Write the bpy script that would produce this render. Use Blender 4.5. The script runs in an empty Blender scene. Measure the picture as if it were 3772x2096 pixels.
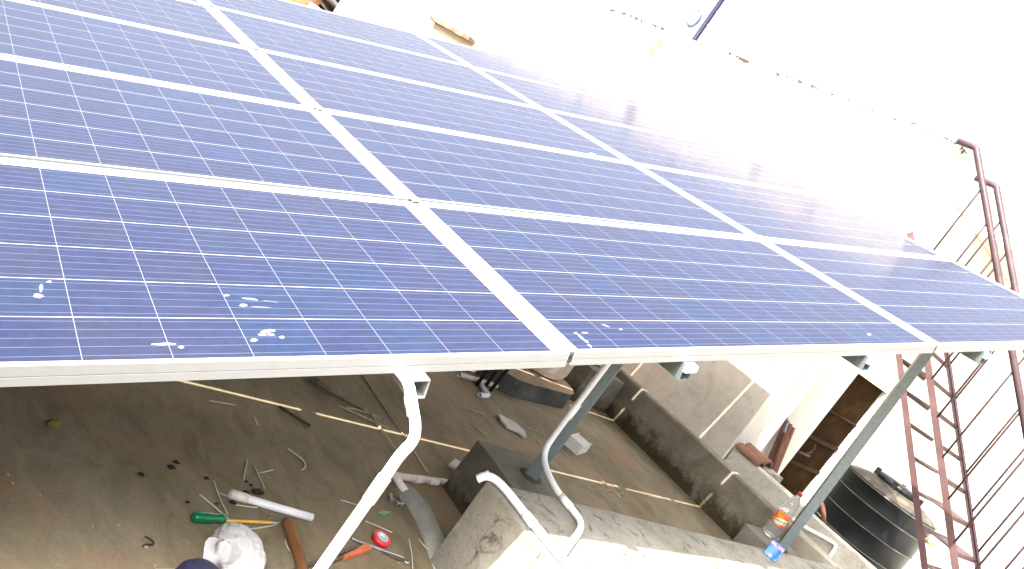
import bpy, bmesh, math, random
from mathutils import Vector, Matrix, noise
sc = bpy.context.scene
col = sc.collection
R = math.radians
random.seed(7)

# ------------------------------------------------------------------ camera, sky, sun, exposure
cam_d = bpy.data.cameras.new('camera'); cam = bpy.data.objects.new('camera', cam_d); col.objects.link(cam)
CR = ((0.6524971, -0.3320169, -0.6811845), (-0.5069070, 0.4769483, -0.7180290), (0.5632876, 0.8138090, 0.1429057))
m = Matrix((CR[0], CR[1], CR[2])).to_4x4(); m.translation = Vector((-1.639255, -1.373553, 1.360000))
cam.matrix_world = m
cam_d.sensor_width = 36.0; cam_d.lens = 28.1216; cam_d.clip_start = 0.05; cam_d.clip_end = 2000
sc.camera = cam
SUN = Vector((-1.25, -0.24, 1.5)).normalized()
world = bpy.data.worlds.new('World'); sc.world = world; world.use_nodes = True
wn = world.node_tree; bg = wn.nodes['Background']
sky = wn.nodes.new('ShaderNodeTexSky'); sky.sky_type = 'NISHITA'; sky.sun_disc = False
sky.sun_elevation = math.asin(SUN.z); sky.sun_rotation = math.atan2(SUN.x, SUN.y)
sky.air_density = 1.0; sky.dust_density = 10.0; sky.ozone_density = 1.0
hs = wn.nodes.new('ShaderNodeHueSaturation'); hs.inputs['Saturation'].default_value = .30; hs.inputs['Value'].default_value = 1.0
wn.links.new(sky.outputs[0], hs.inputs['Color']); wn.links.new(hs.outputs[0], bg.inputs[0]); bg.inputs[1].default_value = 0.15
sun_d = bpy.data.lights.new('sun', 'SUN'); sun_d.energy = 3.6; sun_d.angle = R(0.53); sun_d.color = (1.0, 0.955, 0.88)
sun = bpy.data.objects.new('sun', sun_d); col.objects.link(sun)
sun.rotation_euler = SUN.to_track_quat('Z', 'Y').to_euler(); sun.location = (-6, -3, 9)
sc.view_settings.view_transform = 'Standard'; sc.view_settings.look = 'None'
sc.view_settings.exposure = 2.33; sc.view_settings.gamma = 1.0; sc.view_settings.use_curve_mapping = False
sc.cycles.max_bounces = 8; sc.cycles.diffuse_bounces = 5; sc.cycles.transmission_bounces = 8; sc.cycles.transparent_max_bounces = 8
sc.cycles.use_denoising = True

# ------------------------------------------------------------------ helpers
def tag(o, label=None, cat=None, group=None, kind=None):
    if label: o['label'] = label
    if cat: o['category'] = cat
    if group: o['group'] = group
    if kind: o['kind'] = kind
    return o
def empty(name, loc=(0, 0, 0), rot=(0, 0, 0)):
    o = bpy.data.objects.new(name, None); col.objects.link(o); o.location = loc; o.rotation_euler = rot
    o.empty_display_size = 0.1
    return o
def obj(name, bm, mat, parent=None, smooth=False, loc=None):
    me = bpy.data.meshes.new(name); bmesh.ops.recalc_face_normals(bm, faces=bm.faces[:]); bm.to_mesh(me); bm.free()
    for x in (mat if isinstance(mat, (list, tuple)) else [mat]): me.materials.append(x)
    if smooth:
        for p in me.polygons: p.use_smooth = True
    o = bpy.data.objects.new(name, me); col.objects.link(o)
    if parent: o.parent = parent
    if loc: o.location = loc
    return o
def copy_tree(o, parent=None):
    c = o.copy(); col.objects.link(c); c.parent = parent
    for ch in list(o.children): copy_tree(ch, c)
    return c
def box(bm, x0, x1, y0, y1, z0, z1, bev=0, mi=0, M=None):
    r = bmesh.ops.create_cube(bm, size=1.0); vs = r['verts']
    for v in vs:
        v.co = Vector(((x0 + x1) / 2 + v.co.x * (x1 - x0), (y0 + y1) / 2 + v.co.y * (y1 - y0), (z0 + z1) / 2 + v.co.z * (z1 - z0)))
        if M: v.co = M @ v.co
    fs = list({f for v in vs for f in v.link_faces})
    for f in fs: f.material_index = mi
    if bev:
        es = list({e for v in vs for e in v.link_edges})
        rr = bmesh.ops.bevel(bm, geom=es, offset=bev, segments=2, affect='EDGES', profile=.5)
        for f in rr['faces']: f.material_index = mi
    return bm
def frame_of(d, up=None):
    d = d.normalized(); u = Vector((0, 0, 1)) if up is None else Vector(up)
    if abs(d.dot(u)) > .97: u = Vector((0, 1, 0)) if abs(d.y) < .9 else Vector((1, 0, 0))
    a = u.cross(d).normalized(); b = d.cross(a).normalized()
    return a, b
def smooth_path(pts, n=6, loops=2):
    p = [Vector(q) for q in pts]
    for _ in range(loops):      # corner cutting keeps the ends
        q = [p[0]]
        for a, b in zip(p[:-1], p[1:]):
            q += [a.lerp(b, .25), a.lerp(b, .75)]
        q.append(p[-1]); p = q
    return p
def tube(bm, pts, r, n=12, caps=True, wall=0, mi=0):
    pts = [Vector(p) for p in pts]; k = len(pts)
    rs = r if isinstance(r, (list, tuple)) else [r] * k
    rings = []; a = None
    for i, p in enumerate(pts):
        d = (pts[min(i + 1, k - 1)] - pts[max(i - 1, 0)])
        if d.length < 1e-9: d = Vector((0, 0, 1))
        d.normalize()
        if a is None: a, b = frame_of(d)
        else:
            a = (a - d * a.dot(d)).normalized(); b = d.cross(a)
        rings.append([bm.verts.new(p + (a * math.cos(t) + b * math.sin(t)) * rs[i]) for t in [2 * math.pi * j / n for j in range(n)]])
    fs = []
    for i in range(k - 1):
        for j in range(n):
            fs.append(bm.faces.new((rings[i][j], rings[i][(j + 1) % n], rings[i + 1][(j + 1) % n], rings[i + 1][j])))
    for end, ring in ((0, rings[0]), (1, rings[-1])):
        if not caps: continue
        if wall:   # open pipe end: ring plus a short inner bore
            i0 = 0 if end == 0 else k - 1
            d = (pts[1] - pts[0]) if end == 0 else (pts[-2] - pts[-1])
            d.normalize()
            q = (rs[i0] - wall) / rs[i0]
            inn = [bm.verts.new(pts[i0] + (v.co - pts[i0]) * q) for v in ring]
            deep = [bm.verts.new(v.co + d * rs[i0] * 3) for v in inn]
            for j in range(n):
                fs.append(bm.faces.new((ring[j], ring[(j + 1) % n], inn[(j + 1) % n], inn[j])))
                fs.append(bm.faces.new((inn[j], inn[(j + 1) % n], deep[(j + 1) % n], deep[j])))
            fs.append(bm.faces.new(deep))
        else:
            fs.append(bm.faces.new(ring))
    for f in fs: f.material_index = mi; f.smooth = True
    return bm
def lathe(bm, prof, n=32, c=(0, 0, 0), mi=0, cap0=True, cap1=True):
    rings = []
    for r, z in prof:
        rings.append([bm.verts.new((c[0] + r * math.cos(2 * math.pi * j / n), c[1] + r * math.sin(2 * math.pi * j / n), c[2] + z)) for j in range(n)])
    for i in range(len(prof) - 1):
        for j in range(n):
            f = bm.faces.new((rings[i][j], rings[i][(j + 1) % n], rings[i + 1][(j + 1) % n], rings[i + 1][j])); f.material_index = mi; f.smooth = True
    if cap0: bm.faces.new(rings[0][::-1]).material_index = mi
    if cap1: bm.faces.new(rings[-1]).material_index = mi
    return bm
def prism(bm, poly, z0, z1, mi=0, M=None):
    a = [bm.verts.new((p[0], p[1], z0)) for p in poly]; b = [bm.verts.new((p[0], p[1], z1)) for p in poly]
    n = len(poly); fs = [bm.faces.new(a[::-1]), bm.faces.new(b)]
    for i in range(n): fs.append(bm.faces.new((a[i], a[(i + 1) % n], b[(i + 1) % n], b[i])))
    for f in fs: f.material_index = mi
    if M:
        for v in a + b: v.co = M @ v.co
    return bm
def bar(bm, p, q, w, h, up=(0, 0, 1), mi=0, bev=0):
    p = Vector(p); q = Vector(q); d = q - p; L = d.length; a, b = frame_of(d, up)
    M = Matrix((a, b, d.normalized())).transposed().to_4x4(); M.translation = (p + q) / 2
    return box(bm, -w / 2, w / 2, -h / 2, h / 2, -L / 2, L / 2, bev, mi, M)
def rough(bm, cuts, amp, sc_=3.0, seed=0, faces=None):
    """subdivide and push the vertices about so edges read as hand made"""
    bmesh.ops.subdivide_edges(bm, edges=bm.edges[:], cuts=cuts, use_grid_fill=True)
    for v in bm.verts:
        d = noise.noise_vector(v.co * sc_ + Vector((seed, seed * 1.7, 0)))
        d2 = noise.noise_vector(v.co * sc_ * 4 + Vector((seed, 3, 0)))
        v.co += d * amp + d2 * amp * .4
    return bm

# ------------------------------------------------------------------ materials
def mat(name, base=(.5, .5, .5), rough_=.6, metal=0.0, spec=.5):
    M = bpy.data.materials.new(name); M.use_nodes = True
    b = M.node_tree.nodes['Principled BSDF']
    b.inputs['Base Color'].default_value = (*base, 1); b.inputs['Roughness'].default_value = rough_
    b.inputs['Metallic'].default_value = metal; b.inputs['Specular IOR Level'].default_value = spec
    return M
class NT:
    def __init__(s, M): s.t = M.node_tree; s.b = s.t.nodes['Principled BSDF']
    def n(s, ty, **k):
        x = s.t.nodes.new(ty)
        for a, v in k.items(): setattr(x, a, v)
        return x
    def l(s, a, b): s.t.links.new(a, b)
    def math(s, op, a, b=None, c=None, clamp=False):
        x = s.n('ShaderNodeMath', operation=op, use_clamp=clamp)
        for i, v in enumerate((a, b, c)):
            if v is None: continue
            if isinstance(v, (int, float)): x.inputs[i].default_value = v
            else: s.l(v, x.inputs[i])
        return x.outputs[0]
    def mix(s, f, a, b, mode='MIX'):
        x = s.n('ShaderNodeMix', data_type='RGBA', blend_type=mode)
        for sock, v in ((x.inputs[0], f), (x.inputs[6], a), (x.inputs[7], b)):
            if isinstance(v, (int, float)): sock.default_value = v
            elif isinstance(v, tuple): sock.default_value = (*v, 1) if len(v) == 3 else v
            else: s.l(v, sock)
        return x.outputs[2]
    def noise(s, scale, detail=6, rough_=.6, vec=None, dist=0.0):
        x = s.n('ShaderNodeTexNoise'); x.inputs['Scale'].default_value = scale; x.inputs['Detail'].default_value = detail
        x.inputs['Roughness'].default_value = rough_; x.inputs['Distortion'].default_value = dist
        if vec is not None: s.l(vec, x.inputs['Vector'])
        return x.outputs['Fac']
    def ramp(s, f, stops):
        x = s.n('ShaderNodeValToRGB'); e = x.color_ramp.elements
        while len(e) > 1: e.remove(e[-1])
        for i, (p, c) in enumerate(stops):
            q = e[0] if i == 0 else e.new(p)
            q.position = p; q.color = (*c, 1) if isinstance(c, tuple) else (c, c, c, 1)
        s.l(f, x.inputs[0]); return x.outputs[0]
    def bump(s, h, strength=.3, dist=.01):
        x = s.n('ShaderNodeBump'); x.inputs['Strength'].default_value = strength; x.inputs['Distance'].default_value = dist
        s.l(h, x.inputs['Height']); s.l(x.outputs[0], s.b.inputs['Normal'])
    def coord(s, kind='Object'):
        return s.n('ShaderNodeTexCoord').outputs[kind]
    def scaled(s, vec, sx, sy, sz):
        x = s.n('ShaderNodeMapping'); x.inputs['Scale'].default_value = (sx, sy, sz); s.l(vec, x.inputs['Vector']); return x.outputs[0]
def mottled(name, c0, c1, c2, scale=3.0, rough_=.85, bump=.3, fine=60, spots=None, spot_scale=9, spot_lo=.62, spot_hi=.7, bdist=.006, stretch=None):
    M = mat(name, c1, rough_, spec=.25); N = NT(M); v = N.coord()
    if stretch: v = N.scaled(v, *stretch)
    big = N.noise(scale, 8, .65, v, .4); f = N.noise(fine, 5, .7, v)
    c = N.ramp(big, [(.28, c0), (.5, c1), (.72, c2)])
    c = N.mix(.45, c, N.ramp(f, [(.3, (.45, .45, .45)), (.7, (1.0, 1.0, 1.0))]), 'MULTIPLY')
    c = N.mix(1.0, c, (1.3, 1.3, 1.3), 'MULTIPLY')
    if spots is not None:
        s = N.noise(spot_scale, 7, .72, v, .8)
        c = N.mix(N.ramp(s, [(spot_lo, 0.0), (spot_hi, .85)]), c, spots)
    N.l(c, N.b.inputs['Base Color'])
    h = N.math('ADD', N.math('MULTIPLY', big, .6), N.math('MULTIPLY', f, .5))
    N.bump(h, bump, bdist)
    return M

# roof screed: olive brown concrete with trowel marks, damp stains, reddish patches, pale specks
def floor_material():
    M = mat('roof_screed', (.25, .22, .16), .82, spec=.3); N = NT(M); v = N.coord()
    a = N.noise(1.1, 7, .62, v, .5); b = N.noise(6.0, 8, .7, N.scaled(v, 1.6, .7, 1), .9); f = N.noise(75, 5, .75, v)
    c = N.ramp(a, [(.3, (.190, .150, .088)), (.5, (.265, .218, .140)), (.7, (.35, .302, .215))])
    c = N.mix(.6, c, N.ramp(b, [(.32, (.55, .53, .48)), (.55, (1., 1., 1.)), (.75, (1.18, 1.16, 1.1))]), 'MULTIPLY')
    red = N.noise(2.3, 5, .6, N.scaled(v, 1, 1.7, 1), .3)
    c = N.mix(N.ramp(red, [(.52, 0.0), (.68, .55)]), c, (.42, .22, .135))
    # left side darkened to paint in its shade, with brownish algae stains
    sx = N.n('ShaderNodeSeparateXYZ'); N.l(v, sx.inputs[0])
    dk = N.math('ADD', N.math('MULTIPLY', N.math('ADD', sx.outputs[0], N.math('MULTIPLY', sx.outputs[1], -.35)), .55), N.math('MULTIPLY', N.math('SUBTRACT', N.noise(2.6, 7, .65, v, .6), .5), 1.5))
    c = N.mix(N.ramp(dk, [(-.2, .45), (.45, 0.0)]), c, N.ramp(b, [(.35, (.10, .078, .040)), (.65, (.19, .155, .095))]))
    grn = N.noise(3.1, 5, .6, N.scaled(v, 1.5, 1, 3), .3)
    c = N.mix(N.ramp(grn, [(.56, 0.0), (.74, .35)]), c, (.17, .18, .085))
    pale = N.noise(16, 6, .7, v)
    c = N.mix(N.ramp(pale, [(.66, 0.0), (.76, .55)]), c, (.46, .43, .36))
    dark = N.noise(27, 3, .6, v)
    c = N.mix(N.ramp(dark, [(.70, 0.0), (.76, .6)]), c, (.07, .055, .04))
    c = N.mix(.35, c, N.ramp(f, [(.3, (.5, .5, .5)), (.7, (1.15, 1.15, 1.15))]), 'MULTIPLY')
    N.l(c, N.b.inputs['Base Color'])
    tr = N.noise(9, 4, .6, N.scaled(v, .35, 2.2, 1), 1.5)
    N.bump(N.math('ADD', N.math('MULTIPLY', tr, .8), N.math('MULTIPLY', f, .35)), .35, .006)
    return M
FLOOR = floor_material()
# grey cement of parapets: dark algae creeping up from the foot
def parapet_material(name, foot=.22, strength=.9, base=((.17, .15, .11), (.28, .25, .19), (.38, .345, .275))):
    M = mat(name, base[1], .9, spec=.2); N = NT(M); v = N.coord()
    a = N.noise(3.2, 8, .66, v, .5); f = N.noise(55, 6, .75, v)
    c = N.ramp(a, [(.3, base[0]), (.5, base[1]), (.7, base[2])])
    z = N.n('ShaderNodeSeparateXYZ'); N.l(v, z.inputs[0])
    edge = N.noise(4.5, 8, .7, v, .6)
    k = N.math('ADD', N.math('DIVIDE', z.outputs[2], foot), N.math('MULTIPLY', N.math('SUBTRACT', edge, .5), 3.2))
    moss = N.ramp(k, [(.25, strength), (.95, 0.0)])
    c = N.mix(moss, c, N.ramp(f, [(.3, (.022, .016, .006)), (.7, (.075, .058, .022))]))
    sp = N.noise(14, 7, .75, v, .5)
    c = N.mix(N.ramp(sp, [(.60, 0.0), (.70, .6)]), c, (.19, .17, .13))
    c = N.mix(.4, c, N.ramp(f, [(.3, (.5, .5, .5)), (.7, (1.1, 1.1, 1.1))]), 'MULTIPLY')
    N.l(c, N.b.inputs['Base Color'])
    N.bump(N.math('ADD', a, N.math('MULTIPLY', f, .6)), .4, .008)
    return M
PARAPET = parapet_material('mossy_cement', .17)
CEMENT = mottled('grey_cement', (.135, .125, .10), (.19, .178, .148), (.235, .222, .19), 4.0, .9, .45, 60, (.045, .04, .03), 13, .54, .66, .008)
PEDESTAL = parapet_material('pedestal_cement', .16, .8, ((.12, .11, .085), (.19, .175, .14), (.26, .24, .195)))
HAUNCH = mottled('smooth_grey_mortar', (.20, .195, .17), (.27, .265, .235), (.34, .335, .30), 5, .75, .3, 70, (.10, .095, .08), 12, .66, .74)
# plastered rendered wall with flaking patches and rain streaks
def plaster_material(name, base, streak=.5, flake=.8, edge_z=None):
    M = mat(name, base, .9, spec=.2); N = NT(M); v = N.coord()
    a = N.noise(1.6, 8, .65, v, .4); f = N.noise(40, 6, .7, v)
    lo = tuple(x * .86 for x in base); hi = tuple(min(.9, x * 1.08) for x in base)
    c = N.ramp(a, [(.3, lo), (.55, base), (.75, hi)])
    st = N.noise(2.2, 7, .7, N.scaled(v, 1, 1.3, .22), .4)
    c = N.mix(N.math('MULTIPLY', N.ramp(st, [(.56, 0.0), (.74, 1.0)]), streak), c, (.40, .31, .22))
    fl = N.noise(5.5, 8, .74, v, .9)
    c = N.mix(N.math('MULTIPLY', N.ramp(fl, [(.645, 0.0), (.675, 1.0)]), flake), c, (.10, .06, .038))
    gs = N.noise(6, 9, .80, v, .6)
    c = N.mix(N.math('MULTIPLY', N.ramp(gs, [(.47, 0.0), (.66, .6)]), flake), c, (.20, .185, .155))
    pk = N.noise(1.3, 6, .6, v, .5)
    c = N.mix(N.math('MULTIPLY', N.ramp(pk, [(.48, 0.0), (.66, .5)]), flake), c, (.42, .29, .20))
    if edge_z is not None:
        sy = N.n('ShaderNodeSeparateXYZ'); N.l(v, sy.inputs[0])      # one long rain stain under the coping
        for yc, zc, hw, hh, am in ((3.83, 3.80, .13, .25, 1.0), (4.9, 3.95, .10, .12, .7), (1.75, 3.75, .10, .16, .6), (1.0, 3.85, .12, .1, .6)):
            r2 = N.math('ADD', N.math('POWER', N.math('DIVIDE', N.math('SUBTRACT', sy.outputs[1], yc), hw), 2), N.math('POWER', N.math('DIVIDE', N.math('SUBTRACT', sy.outputs[2], zc), hh), 2))
            k2 = N.math('ADD', N.math('SUBTRACT', 1.0, r2), N.math('MULTIPLY', N.math('SUBTRACT', N.noise(12, 8, .75, v, .5), .5), 3.4))
            c = N.mix(N.math('MULTIPLY', N.ramp(k2, [(.15, 0.0), (.75, 1.0)]), am), c, (.115, .095, .08))
        z = N.n('ShaderNodeSeparateXYZ'); N.l(v, z.inputs[0])
        k = N.math('ADD', N.math('MULTIPLY', N.math('SUBTRACT', edge_z, z.outputs[2]), 9.0), N.math('MULTIPLY', N.math('SUBTRACT', N.noise(6, 8, .75, N.scaled(v, 1, 1.2, .6), .8), .5), 4.0))
        c = N.mix(N.ramp(k, [(-.28, .95), (.02, 0.0)]), c, (.022, .017, .017))
    N.l(c, N.b.inputs['Base Color'])
    N.bump(N.math('ADD', a, N.math('MULTIPLY', f, .5)), .35, .008)
    return M
WALL_OLD = plaster_material('old_plaster', (.385, .35, .298), .45, .9, 4.04)
WALL_CREAM = plaster_material('cream_paint', (.61, .585, .525), .12, .1)
MATC = {}
ALU = mat('anodised_aluminium', (.25, .26, .265), .5, .0, .3)
def noise_metal(M, s=30, lo=.75, hi=1.05, r0=.3, r1=.5):
    N = NT(M); v = N.coord(); f = N.noise(s, 6, .7, v); base = tuple(N.b.inputs['Base Color'].default_value)[:3]
    N.l(N.mix(1.0, base, N.ramp(f, [(.3, (lo, lo, lo)), (.7, (hi, hi, hi))]), 'MULTIPLY'), N.b.inputs['Base Color'])
    N.l(N.ramp(f, [(.3, r0), (.7, r1)]), N.b.inputs['Roughness'])
    return M
noise_metal(ALU, 25, .92, 1.03, .32, .46)
GALV = noise_metal(mat('galvanised_steel', (.17, .21, .215), .5, .3), 40, .8, 1.1, .35, .55)
STEEL = noise_metal(mat('bare_steel', (.55, .55, .55), .35, .9), 60, .7, 1.1, .25, .5)
RUSTRED = mottled('red_oxide_paint', (.046, .025, .024), (.066, .036, .034), (.088, .052, .049), 6, .55, .15, 90, (.09, .055, .045), 14, .63, .72)
IRON = mat('dull_iron', (.05, .04, .03), .7, 0, .15)
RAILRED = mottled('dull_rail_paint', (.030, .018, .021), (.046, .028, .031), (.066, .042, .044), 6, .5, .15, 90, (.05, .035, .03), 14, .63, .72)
PVC = noise_metal(mat('white_pvc', (.80, .80, .82), .35), 14, .93, 1.02, .28, .42)
PVC_OLD = mottled('dusty_pvc', (.50, .44, .38), (.60, .55, .50), (.70, .66, .62), 8, .6, .1, 80)
BLACKPVC = mottled('black_tank_plastic', (.004, .0045, .005), (.006, .007, .008), (.012, .012, .011), 5, .42, .12, 60, (.035, .032, .026), 7, .64, .80)
RUBBER = mottled('dusty_black_plastic', (.035, .037, .035), (.065, .068, .062), (.12, .115, .10), 6, .7, .3, 70, (.22, .17, .12), 8, .6, .72)
TANDUST = mottled('tan_dust', (.24, .17, .115), (.33, .24, .165), (.42, .33, .24), 6, .9, .4, 60, (.12, .09, .065), 8, .64, .74)
WOOD_B = mottled('brown_wood', (.085, .036, .013), (.14, .06, .022), (.20, .095, .04), 18, .6, .25, 120, None, stretch=(1, .18, 1))
WOOD_P = mottled('pole_wood', (.05, .02, .012), (.09, .035, .02), (.14, .065, .04), 10, .7, .3, 90, None, stretch=(1, 1, .15))
CLAY = mottled('terracotta', (.085, .042, .03), (.13, .062, .043), (.18, .095, .07), 8, .85, .3, 70, (.10, .05, .04), 9, .6, .7)
DOORMAT = mottled('rusty_brown_sheet', (.012, .0065, .0035), (.020, .0115, .006), (.032, .019, .009), 4, .6, .2, 60, (.036, .02, .01), 5, .6, .74)
DOORMAT.node_tree.nodes['Principled BSDF'].inputs['Specular IOR Level'].default_value = 0.0
TILE = mottled('pale_tile', (.42, .39, .34), (.52, .49, .44), (.60, .57, .52), 8, .8, .2, 80)
GREENPL = noise_metal(mat('green_plastic', (.0, .17, .06), .22), 10, .7, 1.1, .18, .3)
YELLOWPL = noise_metal(mat('yellow_sleeve', (.72, .42, .05), .35), 30, .75, 1.05, .3, .45)
REDPL = noise_metal(mat('red_vinyl', (.62, .02, .025), .35), 40, .85, 1.05, .28, .4)
ORANGEPL = noise_metal(mat('orange_paint', (.62, .16, .06), .5), 30, .55, 1.05, .4, .6)
BLACK = noise_metal(mat('black_rubber', (.012, .012, .012), .5), 30, .7, 1.3, .4, .6)
NAVY = noise_metal(mat('navy_cloth', (.012, .012, .045), .75), 80, .6, 1.2, .7, .85)
STRIP = noise_metal(mat('natural_nylon', (.55, .52, .43), .45), 30, .85, 1.05, .4, .5)
TWIG = mottled('dry_straw', (.30, .24, .14), (.42, .36, .24), (.52, .46, .33), 20, .8, .1, 100)
PAPER = mottled('white_board', (.60, .58, .54), (.68, .66, .62), (.74, .72, .68), 5, .8, .1, 60)
SPECK = mottled('dark_grit', (.012, .01, .008), (.022, .018, .014), (.04, .035, .028), 30, .9, .3, 80)
LIMEWHITE = mat('dried_dropping', (.42, .42, .40), .8)
FAINT = mat('faint_dropping', (.085, .092, .115), .7)
POT = mottled('cream_plastic_drum', (.44, .37, .29), (.56, .49, .40), (.66, .60, .51), 5, .6, .1, 60)
LEAF = mottled('leaf_green', (.02, .06, .015), (.035, .10, .02), (.06, .14, .03), 12, .6, .1, 60)
TREE_G = mottled('tree_leaf', (.03, .06, .02), (.05, .09, .03), (.08, .12, .045), 3, .7, .1, 40)
BRICKW = mottled('brick_wall', (.34, .15, .09), (.46, .22, .13), (.56, .32, .2), 4, .85, .2, 40)
GROUND = mottled('dry_ground', (.26, .21, .15), (.33, .27, .2), (.40, .34, .26), .05, .95, .1, 2)
POLE = noise_metal(mat('dark_painted_pole', (.010, .010, .026), .7, 0, .15), 12, .75, 1.15, .4, .6)
LABELM = None

# photovoltaic laminate
PW, PD = 1.979, 1.012
ML, MB = 0.0225, 0.0205
PITCH, CELL, CELLY = 0.15925, 0.15770, 0.15655
def pv_material():
    M = mat('photovoltaic_cells', (.02, .03, .1), .12); N = NT(M); v = N.coord()
    s = N.n('ShaderNodeSeparateXYZ'); N.l(v, s.inputs[0]); x, y = s.outputs[0], s.outputs[1]
    ux = N.math('DIVIDE', N.math('SUBTRACT', x, ML), PITCH); uy = N.math('DIVIDE', N.math('SUBTRACT', y, MB), PITCH)
    fx = N.math('FRACT', ux); fy = N.math('FRACT', uy); ix = N.math('FLOOR', ux); iy = N.math('FLOOR', uy)
    t = CELL / PITCH
    inside = N.math('MULTIPLY', N.math('LESS_THAN', fx, t), N.math('LESS_THAN', fy, CELLY / PITCH))
    for lo, hi, u in ((0, 12, ux), (0, 6, uy)):
        inside = N.math('MULTIPLY', inside, N.math('MULTIPLY', N.math('GREATER_THAN', u, lo), N.math('LESS_THAN', u, hi - .0001)))
    bb = N.math('FRACT', N.math('MULTIPLY', fy, 5 / t))
    bus = N.math('LESS_THAN', N.math('ABSOLUTE', N.math('SUBTRACT', bb, .5)), .030)
    cv = N.n('ShaderNodeCombineXYZ'); N.l(ix, cv.inputs[0]); N.l(iy, cv.inputs[1])
    oi = N.n('ShaderNodeObjectInfo'); N.l(N.math('MULTIPLY', oi.outputs['Random'], 40), cv.inputs[2])
    wnz = N.n('ShaderNodeTexWhiteNoise'); wnz.noise_dimensions = '3D'; N.l(cv.outputs[0], wnz.inputs['Vector'])
    rnd = wnz.outputs['Value']
    cellc = N.ramp(rnd, [(0.0, (.0034, .0098, .041)), (.35, (.0044, .0094, .039)), (.6, (.0026, .0122, .044)), (.8, (.0056, .0098, .036)), (1.0, (.0042, .0104, .038))])
    vor = N.n('ShaderNodeTexVoronoi'); vor.inputs['Scale'].default_value = 55; N.l(v, vor.inputs['Vector'])
    cellc = N.mix(.5, cellc, N.ramp(vor.outputs['Color'], [(.2, (.75, .75, .75)), (.8, (1.3, 1.3, 1.3))]), 'MULTIPLY')
    c = N.mix(N.math('MULTIPLY', bus, .34), cellc, (.16, .17, .21))
    rng = None
    for lo, hi, u in ((-.002, 11.992, ux), (-.002, 5.992, uy)):
        q = N.math('MULTIPLY', N.math('GREATER_THAN', u, lo), N.math('LESS_THAN', u, hi)); rng = q if rng is None else N.math('MULTIPLY', rng, q)
    c = N.mix(inside, N.mix(rng, (.34, .35, .37), N.mix(N.math('LESS_THAN', fy, CELLY / PITCH), (.27, .28, .30), (.14, .145, .16))), c)
    # dust settled on the glass and wiped smears
    du = N.noise(1.7, 7, .65, v, .6); du2 = N.noise(14, 6, .7, N.scaled(v, .4, 1.6, 1), 1.2)
    df = N.math('ADD', N.math('MULTIPLY', N.ramp(du, [(.35, .0), (.75, 1.0)]), .010), N.math('MULTIPLY', N.ramp(du2, [(.5, 0.0), (.8, 1.0)]), .018))
    c = N.mix(N.math('ADD', df, .006), c, (.50, .48, .50))
    N.l(c, N.b.inputs['Base Color'])
    N.b.inputs['Sheen Weight'].default_value = .26; N.b.inputs['Sheen Roughness'].default_value = .3; N.b.inputs['Sheen Tint'].default_value = (.87, .87, .94, 1)
    N.b.inputs['IOR'].default_value = 1.27
    N.l(N.math('ADD', .08, N.math('MULTIPLY', du, .12)), N.b.inputs['Roughness'])
    # a film of dry dust over part of the glass: dull, not mirror-like
    dfb = N.n('ShaderNodeBsdfDiffuse'); N.l(N.mix(.5, c, (.034, .0345, .040)), dfb.inputs[0])
    ms = N.n('ShaderNodeMixShader'); N.l(N.math('ADD', .30, N.math('MULTIPLY', du, .24)), ms.inputs[0])
    N.l(N.b.outputs[0], ms.inputs[1]); N.l(dfb.outputs[0], ms.inputs[2])
    N.l(ms.outputs[0], [x for x in M.node_tree.nodes if x.type == 'OUTPUT_MATERIAL'][0].inputs[0])
    return M
PV = pv_material()

# ------------------------------------------------------------------ setting
FL = -0.55     # level of the lower neighbouring roof
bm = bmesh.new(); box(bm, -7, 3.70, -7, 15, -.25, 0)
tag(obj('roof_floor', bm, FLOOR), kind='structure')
bm = bmesh.new(); box(bm, 3.80, 40, -9, 15, FL - .2, FL)
tag(obj('lower_roof', bm, mottled('lower_roof_screed', (.34, .32, .27), (.42, .40, .34), (.5, .47, .4), 2, .9, .3)), kind='structure')
bm = bmesh.new(); bmesh.ops.create_grid(bm, x_segments=1, y_segments=1, size=900)
for v in bm.verts: v.co.z = -7
tag(obj('ground', bm, GROUND), kind='structure')
bm = bmesh.new(); box(bm, -7, 40, -9, 15, -6.9, -.76)
bm.faces.ensure_lookup_table()
tag(obj('house_walls_below', bm, plaster_material('lower_plaster', (.6, .55, .45))), 'plain plastered house body carrying the roof terrace, below the parapets', 'house')

def wall_strip(name, x0, x1, y0, y1, z0, z1, material, n=60, amp=.006, seed=1):
    bm = bmesh.new(); ys = [y0 + (y1 - y0) * i / n for i in range(n + 1)]
    rows = []
    for y in ys:
        w = lambda k: noise.noise(Vector((y * 3.1, k * 7.3 + seed, 0))) * amp + noise.noise(Vector((y * 17, k * 3.3 + seed, 5))) * amp * .6
        rows.append([bm.verts.new((x0 + w(0) * .3, y, z0)), bm.verts.new((x0 + w(1), y, z1 - .015 + w(2))), bm.verts.new((x0 + .015 + w(3), y, z1 + w(4))),
                     bm.verts.new((x1 - .015 + w(5), y, z1 + w(6))), bm.verts.new((x1 + w(7), y, z1 - .015 + w(8))), bm.verts.new((x1 + w(9) * .3, y, z0))])
    for a, b in zip(rows[:-1], rows[1:]):
        for i in range(5): bm.faces.new((a[i], a[i + 1], b[i + 1], b[i]))
    bm.faces.new(rows[0]); bm.faces.new(rows[-1][::-1])
    return obj(name, bm, material)
pw = wall_strip('parapet_wall', 3.675, 3.785, -7, 15, 0, .355, PARAPET, 160, .006, 2)
tag(pw, 'low mossy cement parapet running along the roof edge under the array', 'parapet')
lw = wall_strip('boundary_wall', 5.0, 5.10, -8, 2.05, FL, .285, mottled('kerb_cement', (.22, .205, .17), (.31, .29, .245), (.39, .37, .32), 4, .9, .4, 60, (.14, .125, .10), 10, .6, .7), 90, .006, 5)
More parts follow.
